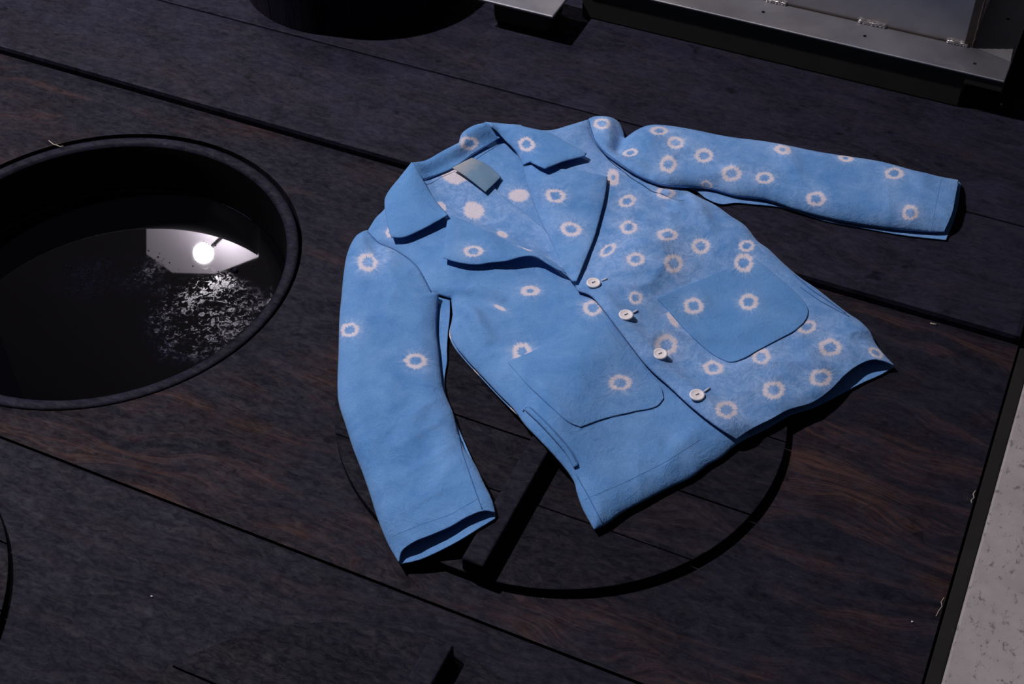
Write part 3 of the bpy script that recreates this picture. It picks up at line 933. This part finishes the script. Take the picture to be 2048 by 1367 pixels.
CREASES += [
    ([(905, 598), (945, 630), (985, 690)], 0.012, 0.009, ['lf']),
    ([(900, 575), (950, 580), (1010, 605)], 0.010, 0.008, ['lf']),
    ([(925, 610), (935, 660), (960, 710)], 0.009, -0.004, ['lf']),
    ([(1372, 388), (1340, 400), (1330, 430)], 0.010, -0.005, ['rf']),
    ([(1385, 395), (1400, 430), (1430, 470)], 0.014, 0.006, ['rf']),
    ([(1330, 395), (1360, 420), (1395, 440)], 0.012, 0.006, ['rf']),
    ([(1300, 540), (1340, 560), (1370, 575)], 0.010, 0.003, ['rf']),
    ([(1249, 272), (1236, 300), (1232, 322)], 0.012, -0.010, ['rs']),
    ([(1218, 246), (1210, 270), (1220, 300)], 0.014, 0.008, ['rs']),
    ([(1290, 262), (1300, 300), (1330, 345)], 0.020, 0.005, ['rs']),
    ([(1400, 365), (1480, 345), (1560, 360)], 0.012, 0.004, ['rs']),
    ([(1560, 300), (1580, 340), (1600, 380)], 0.014, 0.003, ['rs']),
    ([(740, 470), (760, 500), (790, 515)], 0.010, -0.005, ['ls']),
    ([(770, 490), (780, 530), (785, 570)], 0.014, 0.005, ['ls']),
    ([(850, 790), (830, 850), (800, 930)], 0.016, 0.004, ['ls']),
    ([(770, 760), (790, 830), (850, 900)], 0.016, 0.003, ['ls']),
    ([(700, 830), (730, 900), (770, 1000)], 0.018, 0.004, ['ls']),
    ([(885, 900), (890, 950), (870, 1010)], 0.012, 0.003, ['ls']),
    ([(1010, 740), (1090, 800), (1130, 880)], 0.014, 0.004, ['lf']),
    ([(1240, 850), (1300, 880), (1340, 940)], 0.014, 0.003, ['lf']),
    ([(1400, 860), (1350, 900), (1330, 960)], 0.012, 0.003, ['lf']),
    ([(1600, 700), (1640, 730), (1650, 790)], 0.016, 0.004, ['rf']),
    ([(1480, 740), (1540, 760), (1560, 820)], 0.014, 0.003, ['rf']),
]

sideL = [(903, 597), (906, 641), (901, 664), (909, 687), (932, 717), (953, 740), (970, 758), (1000, 790), (1026, 816), (1052, 851),
         (1079, 879), (1109, 911), (1138, 946), (1150, 966), (1155, 986), (1167, 1019), (1189, 1059)]
hemL = [(1212, 1047), (1241, 1026), (1291, 999), (1337, 975), (1382, 954), (1415, 929), (1440, 915), (1465, 894), (1490, 877)]
armL = [(735, 464), (757, 487), (786, 498), (815, 516), (836, 536), (850, 563), (862, 585)]
armR = [(1176, 241), (1187, 279), (1206, 304), (1238, 329), (1281, 355), (1320, 370), (1351, 374), (1378, 385)]
sideR = [(1398, 396), (1429, 411), (1460, 433), (1491, 454), (1515, 484), (1537, 500), (1564, 526), (1598, 555), (1633, 579), (1667, 606),
         (1700, 631), (1716, 641), (1739, 664), (1752, 690), (1769, 711)]
hemR = [(1788, 731, .004), (1766, 722, .008), (1745, 719, .011), (1722, 727, .009), (1694, 746, .006), (1660, 780, .004), (1626, 804, .006), (1575, 820, .005),
        (1544, 837, .005), (1506, 856, .005)]
# back panel
back_ctrl = [(812, 346), (765, 440), (800, 500), (860, 575), (908, 605)] + [(x - 3, y + 3) for x, y in sideL[1:9]] + [(x + 4, y - 3) for x, y in sideL[9:16]] + \
    [(1194, 1050)] + [(x, y - 6) for x, y in hemL[:-2]] + [(1480, 884), (1540, 853), (1580, 830), (1627, 815), (1672, 793), (1724, 766), (1764, 748), (1787, 734)] + \
    [(x - 5, y + 3) for x, y in sideR[::-1]] + [(1370, 388), (1320, 376), (1281, 361), (1238, 335), (1206, 310), (1184, 260), (1100, 272), (985, 266), (900, 305)]
S_back = Sheet(back_ctrl, 0.002, 0.0, ease=60, wr=0.3)
cloth('back_panel', [S_back], 'ba', 1.0, 0.25); S_back.raster(0.001)
# sleeves, lower layer first
rs_low = [(1300, 262), (1316, 259), (1374, 267), (1452, 283), (1546, 296), (1648, 316), (1765, 335), (1843, 354), (1917, 364), (1922, 369), (1913, 423), (1892, 480),
          (1804, 470), (1726, 456), (1648, 441), (1570, 416), (1511, 409), (1472, 406), (1441, 408), (1413, 397), (1392, 382), (1320, 372), (1262, 340), (1254, 290)]
S_rsl = Sheet(rs_low, 0.003, 0.0, ease=40, wr=0.0); S_rsl.raster(0.001)
ls_low = [(738, 470), (714, 480), (698, 512), (692, 542), (686, 601), (682, 705), (680, 778), (682, 805), (710, 898), (731, 952), (745, 993), (760, 1040), (781, 1090),
          (800, 1128), (839, 1119), (874, 1104), (918, 1081), (962, 1054), (990, 1037), (991, 1026), (983, 999), (968, 969), (950, 931), (933, 893), (915, 852),
          (901, 818), (892, 792), (889, 758), (894, 723), (894, 699), (896, 664), (899, 641), (900, 625), (900, 600), (862, 588), (815, 525)]
S_lsl = Sheet(ls_low, 0.003, 0.0, ease=40, wr=0.0); S_lsl.raster(0.001)
# fronts
lf_ctrl = [(825, 331), (800, 362), (768, 421), (752, 437)] + armL + [(880, 590)] + sideL + hemL + \
    [(1500, 871), (1440, 832), (1340, 747), (1260, 657), (1205, 598), (1165, 570), (1135, 549), (1103, 522), (1070, 505), (1041, 495), (997, 475), (965, 460),
     (930, 443), (897, 431), (871, 402), (847, 363)]
S_lf = Sheet(lf_ctrl, 0.004, 0.011, 0.07, keys=['lf'], ease=30, wr=0.8)
c_lf = cloth('front_panel', [S_lf], 'lf', 1.0, 0.14, label='plain blue front with few rings, under the buttoned edge'); S_lf.raster(0.001)
rf_ctrl = [(1149, 568), (1141, 560), (1117, 513), (1099, 475), (1079, 434), (1064, 396), (1050, 352), (1047, 330), (1030, 302), (1000, 266), (1064, 262), (1100, 263), (1140, 252)] + \
    armR + sideR + hemR + [(1472, 878), (1428, 849), (1380, 811), (1339, 773), (1298, 736), (1257, 685), (1223, 640), (1202, 613), (1182, 592), (1156, 582)]
i_h = rf_ctrl.index(hemR[0])
S_rf = Sheet(rf_ctrl, 0.0045, 0.010, 0.06, opened=[(i_h, i_h + 10)], keys=['rf'], ease=14, wr=1.4)
c_rf = cloth('front_panel', [S_rf], 'rf', 1.0, 0.50, label='pale blue front covered in white rings, on top'); S_rf.raster(0.001)
# sleeve tops
rs_top = [(1176, 242), (1187, 239), (1218, 240), (1238, 249), (1246, 264), (1250, 279), (1269, 268), (1296, 258), (1316, 256), (1374, 263), (1452, 279), (1546, 292),
          (1648, 312), (1765, 331), (1843, 351), (1917, 361), (1911, 392, .014), (1905, 423, .012), (1888, 464), (1863, 464), (1726, 450), (1648, 435), (1589, 419),
          (1531, 400), (1472, 392), (1413, 377), (1378, 376)] + armR[-2:0:-1]
S_rst = Sheet(rs_top, 0.004, 0.016, 0.035, opened=[(15, 18)], keys=['rs'], ease=16, wr=1.0)
cloth('sleeve', [S_rsl, S_rst], 'rs', 1.0, 0.30, label='outstretched sleeve dotted with white rings'); S_rst.raster(0.001)
ls_top = [(735, 463), (712, 476), (695, 510), (689, 542), (683, 601), (680, 632), (678, 705), (676, 778), (678, 805), (692, 851), (707, 898), (728, 952), (742, 993),
          (757, 1040), (778, 1090), (798, 1124), (804, 1102, .005), (827, 1084, .007), (863, 1069, .007), (904, 1051, .006), (933, 1034, .005), (971, 1021, .004), (990, 1025, .003),
          (983, 999), (968, 969), (950, 931), (930, 902), (917, 872), (906, 828), (887, 781), (881, 743), (877, 705), (872, 661), (874, 617), (877, 590)] + armL[:0:-1]
S_lst = Sheet(ls_top, 0.004, 0.014, 0.035, opened=[(15, 22)], keys=['ls'], ease=16, wr=0.9)
cloth('sleeve', [S_lsl, S_lst], 'ls', 1.0, 0.14, label='bent sleeve with three white rings and an open cuff'); S_lst.raster(0.001)
# neck: facing, standing inner collar, lapels, collar leaves
fa = [(842, 360), (872, 349), (903, 337), (950, 320), (975, 350), (991, 378), (1050, 428), (1094, 466), (1122, 515), (1131, 541), (1103, 523), (1070, 506), (1041, 496), (997, 476), (965, 461), (930, 444), (897, 432), (871, 403)]
S_fa = Sheet(fa, 0.0022, 0.002, 0.02, ease=10, wr=0.3)
cloth('neck_facing', [S_fa], 'fa', 1.0, 0.55, label='pale inside facing with solid white spots'); S_fa.raster(0.001)
ic = [(824, 326, .018), (850, 322, .018), (885, 303, .018), (918, 286, .020), (924, 268, .022), (945, 253, .026), (970, 246, .028), (984, 258, .018), (1000, 276, .006), (950, 305, .004), (903, 337, .003), (842, 360, .003), (832, 345, .01)]
S_ic = Sheet(ic, 0.004, 0.002, 0.015, ease=10, wr=0.2)
cloth('collar_stand', [S_ic], 'ic', 1.0, 0.0, label='inside of the collar at the nape'); S_ic.raster(0.001)
ll = [(897, 430, .007), (891, 469, .010), (886, 516, .011), (918, 525, .010), (953, 529, .009), (982, 525, .010), (1012, 522, .013), (1047, 513, .017), (1070, 513, .018),
      (1094, 527, .015), (1117, 540, .011), (1134, 546, .007), (1103, 522, .006), (1070, 504, .006), (1041, 494, .006), (997, 474, .006), (965, 459, .006), (930, 442, .006)]
S_ll = Sheet(ll, 0.008, 0.002, 0.02, ease=12, wr=0.4)
cloth('lapel', [S_ll], 'll', 1.0, 0.12, label='lifted lapel with one white ring'); S_ll.raster(0.001)
rl = [(1047, 329, .006), (1050, 352), (1064, 396), (1079, 434), (1099, 475), (1117, 513), (1136, 552), (1145, 562, .007), (1153, 563, .007), (1173, 513), (1187, 478), (1202, 425), (1211, 384),
      (1214, 354), (1150, 341), (1088, 336), (1062, 326)]
S_rl = Sheet(rl, 0.0055, 0.003, 0.02, ease=12, wr=0.5)
cloth('lapel', [S_rl], 'rl', 1.0, 0.25, label='flat lapel with two white rings'); S_rl.raster(0.001)
lc = [(824, 325, .016), (800, 355, .012), (771, 396, .010), (770, 413, .010), (777, 454, .010), (783, 475, .010), (806, 475, .010), (836, 463, .011), (865, 448, .012), (896, 430, .009), (871, 402, .010), (847, 363, .014), (836, 343, .016)]
S_lc = Sheet(lc, 0.010, 0.003, 0.02, ease=12, wr=0.25)
cloth('collar_leaf', [S_lc], None, 1.0, 0.0, label='plain blue collar point'); S_lc.raster(0.001)
rc = [(969, 245, .010), (1012, 249, .010), (1064, 258, .008), (1100, 267, .008), (1129, 283, .009), (1173, 307, .010), (1169, 313, .010), (1129, 323, .010), (1090, 338, .010), (1074, 331, .010), (1060, 324, .007),
      (1047, 330, .006), (1032, 302, .008), (1012, 282, .010), (991, 260, .012), (976, 250, .012)]
S_rc = Sheet(rc, 0.008, 0.004, 0.02, ease=12, wr=0.25)
cloth('collar_leaf', [S_rc], 'rc', 1.0, 0.05, label='collar point with one white ring'); S_rc.raster(0.001)
# patch pockets
lp = [(1016, 724), (1060, 705), (1110, 685), (1160, 665), (1211, 646), (1240, 688), (1284, 732), (1323, 778), (1327, 797), (1315, 811), (1267, 823), (1205, 838), (1161, 854), (1138, 844), (1100, 811), (1056, 770), (1024, 734)]
S_lp = Sheet(lp, 0.0006, 0.0004, 0.006, ease=1, wr=0.0)
p1 = cloth('pocket', [S_lp], 'lp', 1.0, 0.14, label='patch pocket with one white ring')
rp = [(1313, 596), (1360, 576), (1410, 556), (1460, 535), (1508, 516), (1548, 548), (1590, 585), (1612, 610), (1616, 622), (1612, 638), (1592, 659), (1558, 678), (1513, 702), (1486, 717), (1462, 724), (1441, 717), (1421, 705), (1393, 681), (1366, 654), (1339, 623)]
S_rp = Sheet(rp, 0.0006, 0.0004, 0.006, ease=1, wr=0.0)
p2 = cloth('pocket', [S_rp], 'rp', 1.0, 0.0, label='darker blue patch pocket with two white rings')
S_lp.raster(0.001); S_rp.raster(0.001)
# seams and stitching
stitch('stitching', [(1018, 728), (1058, 773), (1101, 814), (1137, 846), (1161, 856), (1205, 840), (1267, 825), (1315, 813), (1328, 799)], S_lf, 'stitch', 0.0006, 0.0)
stitch('stitching', [(1339, 625), (1366, 656), (1393, 683), (1421, 707), (1441, 719), (1462, 726), (1486, 719), (1513, 704), (1558, 680), (1592, 661), (1613, 639), (1617, 621)], S_rf, 'stitch', 0.0006, 0.0)
stitch('seam', [(735, 464), (757, 487), (786, 498), (815, 516), (836, 536), (850, 563), (862, 585)], S_lst, r=0.0009)
stitch('seam', armR[:-1], S_rst, r=0.0009)
stitch('seam', [(917, 872), (924, 905), (948, 975), (957, 1000), (964, 1018)], S_lst)
stitch('stitching', [(780, 1075), (840, 1050), (900, 1030), (955, 998)], S_lst, 'stitch', 0.0003, 0.0)
stitch('stitching', [(1883, 357), (1874, 400), (1862, 460)], S_rst, 'stitch', 0.0003, 0.0)
stitch('stitching', [(1168, 1000), (1250, 965), (1330, 925), (1400, 880)], S_lf, 'stitch', 0.0003, 0.0)
stitch('seam', [(1152, 950), (1175, 990), (1204, 1046)], S_lf)
stitch('seam', [(846, 362), (903, 339), (950, 308), (996, 278)], S_ic)
stitch('seam', [(1600, 575), (1640, 603), (1666, 617), (1698, 634)], S_rf, 'thread', 0.0005)
# slanted side pocket mouths
def welt(pts, width, sheet):
    """a narrow lip of cloth standing along a side pocket's mouth"""
    ctrl = [(x, y) for x, y in pts] + [(x + width[0], y + width[1]) for x, y in pts[::-1]]
    S = Sheet(ctrl, 0.0028, 0.0016, 0.004, ease=3, wr=0.0, res=0.003)
    c = cloth('side_pocket', [S], None, 1.0, 0.0, thick=0.0014)
    return S
S_w = welt([(1057, 814), (1085, 840), (1115, 872), (1140, 902), (1156, 930)], (-8, 5), S_lf)
stitch('seam', [(1046, 824), (1053, 814), (1060, 815), (1087, 841), (1118, 873), (1143, 903), (1158, 932), (1153, 937)], S_lf, r=0.0016, lift=0.0004)  # thread darker than the cloth draws the gap's shade at the pocket mouth
stitch('seam', [(1588, 550), (1594, 556), (1622, 580), (1655, 602), (1690, 627)], S_rf, r=0.0009)

# buttons with their thread and buttonholes
def button(px, py, hole):
    xy = bp(px, py, 0.045)
    for k in range(4):
        z = float(samp(HM, np.array([xy[:2]]))[0]) + 0.0006
        xy = bp(px, py, z)
    prof = [(0.0003, 0.0026), (0.004, 0.0026), (0.0070, 0.0026), (0.0078, 0.0031), (0.0092, 0.0033), (0.0103, 0.0027), (0.0107, 0.0016), (0.0103, 0.0004), (0.0085, -0.0014), (0.0003, -0.0016)]
    b = link('button', lathe('button', prof[::-1], 40), MAT['button'], jacket, True)
    b.location = (xy[0] - JO[0], xy[1] - JO[1], z)
    b['label'] = 'round white two-hole button'
    pts = [(-0.0022, -0.0012, 0.0029), (0, 0, 0.0032), (0.0022, 0.0012, 0.0029)]
    link('button_thread', tube_mesh('button_thread', pts, [0.0009, 0.0004, 0.0009], 8), MAT['button_hole'], b)
    if hole:
        a, c = hole
        sh = S_rf
        stitch('buttonhole', [a, ((a[0] + c[0]) / 2, (a[1] + c[1]) / 2), c], sh, 'pale_thread', 0.0015, 0.0012)
button(1187, 567, ((1203, 563), (1214, 559)))
button(1252, 631, ((1266, 627), (1275, 622)))
button(1320, 709, None)
button(1394, 791, ((1408, 785), (1419, 777)))

# label sewn at the nape
def neck_label():
    ctrl = [(905, 336, .006), (925, 325, .004), (944, 316, .003), (968, 326, .003), (985, 338, .003), (1002, 354, .005), (987, 369, .005), (971, 384, .006), (955, 371, .007), (930, 352, .008)]
    S = Sheet(ctrl, 0.008, 0.001, 0.01, ease=20, wr=0.3, res=0.003)
    xy, f = S.tri()
    V = np.column_stack([xy, S.z(xy)])
    me = mesh('neck_label', V - np.array([JO[0], JO[1], 0]), f)
    m = NT('faded_label_cloth')
    px = project(V)
    at = me.attributes.new('fade', 'FLOAT', 'POINT')
    at.data.foreach_set('value', np.clip((px[:, 0] - 925) * 0.012 + (px[:, 1] - 340) * 0.014 + 0.62, 0, 1).astype(np.float32))
    a_ = m.n('ShaderNodeAttribute', attribute_name='fade')
    tc = m.n('ShaderNodeTexCoord')
    nz = m.noise(tc.outputs['Object'], 120, 4)
    fac = m.math('ADD', a_.outputs['Fac'], m.math('MULTIPLY', m.math('SUBTRACT', nz, 0.5), 0.5), True)
    col = m.mix(fac, (0.50, 0.43, 0.37), (0.15, 0.25, 0.36))
    m.bump(m.noise(tc.outputs['Object'], 600, 3), 0.5, 0.001)
    o = link('neck_label', me, m.out(col, 0.9, 0, 0.1), jacket, True)
    so = o.modifiers.new('thickness', 'SOLIDIFY'); so.thickness = 0.0012; so.offset = 0
    o['label'] = 'frayed cloth label, beige fading to grey blue'
    return S
neck_label()
print('jacket verts', sum(len(o.data.vertices) for o in jacket.children if o.type == 'MESH'))

# ------------------------------------------------------------------ bits of lint and straw
def fibre(name, pts, z, r, label, mat='straw', cat='lint', group=None):
    P = [bp(x, y, z) for x, y in pts]
    P = [(p[0], p[1], z + r * 0.8) for p in P]
    c = P[0]
    o = link(name, tube_mesh(name, [(p[0] - c[0], p[1] - c[1], p[2] - c[2]) for p in P], r, 6), MAT[mat], None, True)
    o.location = c
    return tag(o, label, cat, group)
fibre('straw_fibre', [(98, 282), (103, 286), (108, 290), (114, 291), (120, 294), (127, 293)], 0.001, 0.0011, 'curled straw fibre on the rim of the open vat', cat='fibre')
fibre('thread_lint', [(1951, 981), (1946, 988), (1948, 995), (1942, 1001), (1943, 1006)], 0.0, 0.0007, 'white thread lint caught beside the edging strip')
fibre('thread_lint', [(1888, 1195), (1882, 1204), (1884, 1212), (1877, 1222), (1872, 1232)], 0.0, 0.0006, 'thin grey thread lint along the platform edge')
fibre('wood_chip', [(1860, 647), (1867, 648.5), (1873, 650)], 0.0, 0.0013, 'pale wood chip on the dark plank beside the step', cat='chip')
fibre('lint_speck', [(302, 1192), (304, 1193), (306, 1193.5)], 0.0, 0.0012, 'white lint speck on the front plank near the vat', 'pale_thread')
fibre('lint_speck', [(1822, 1243), (1824, 1243.5), (1826, 1244)], 0.0, 0.0012, 'white lint speck near the platform edge', 'pale_thread')
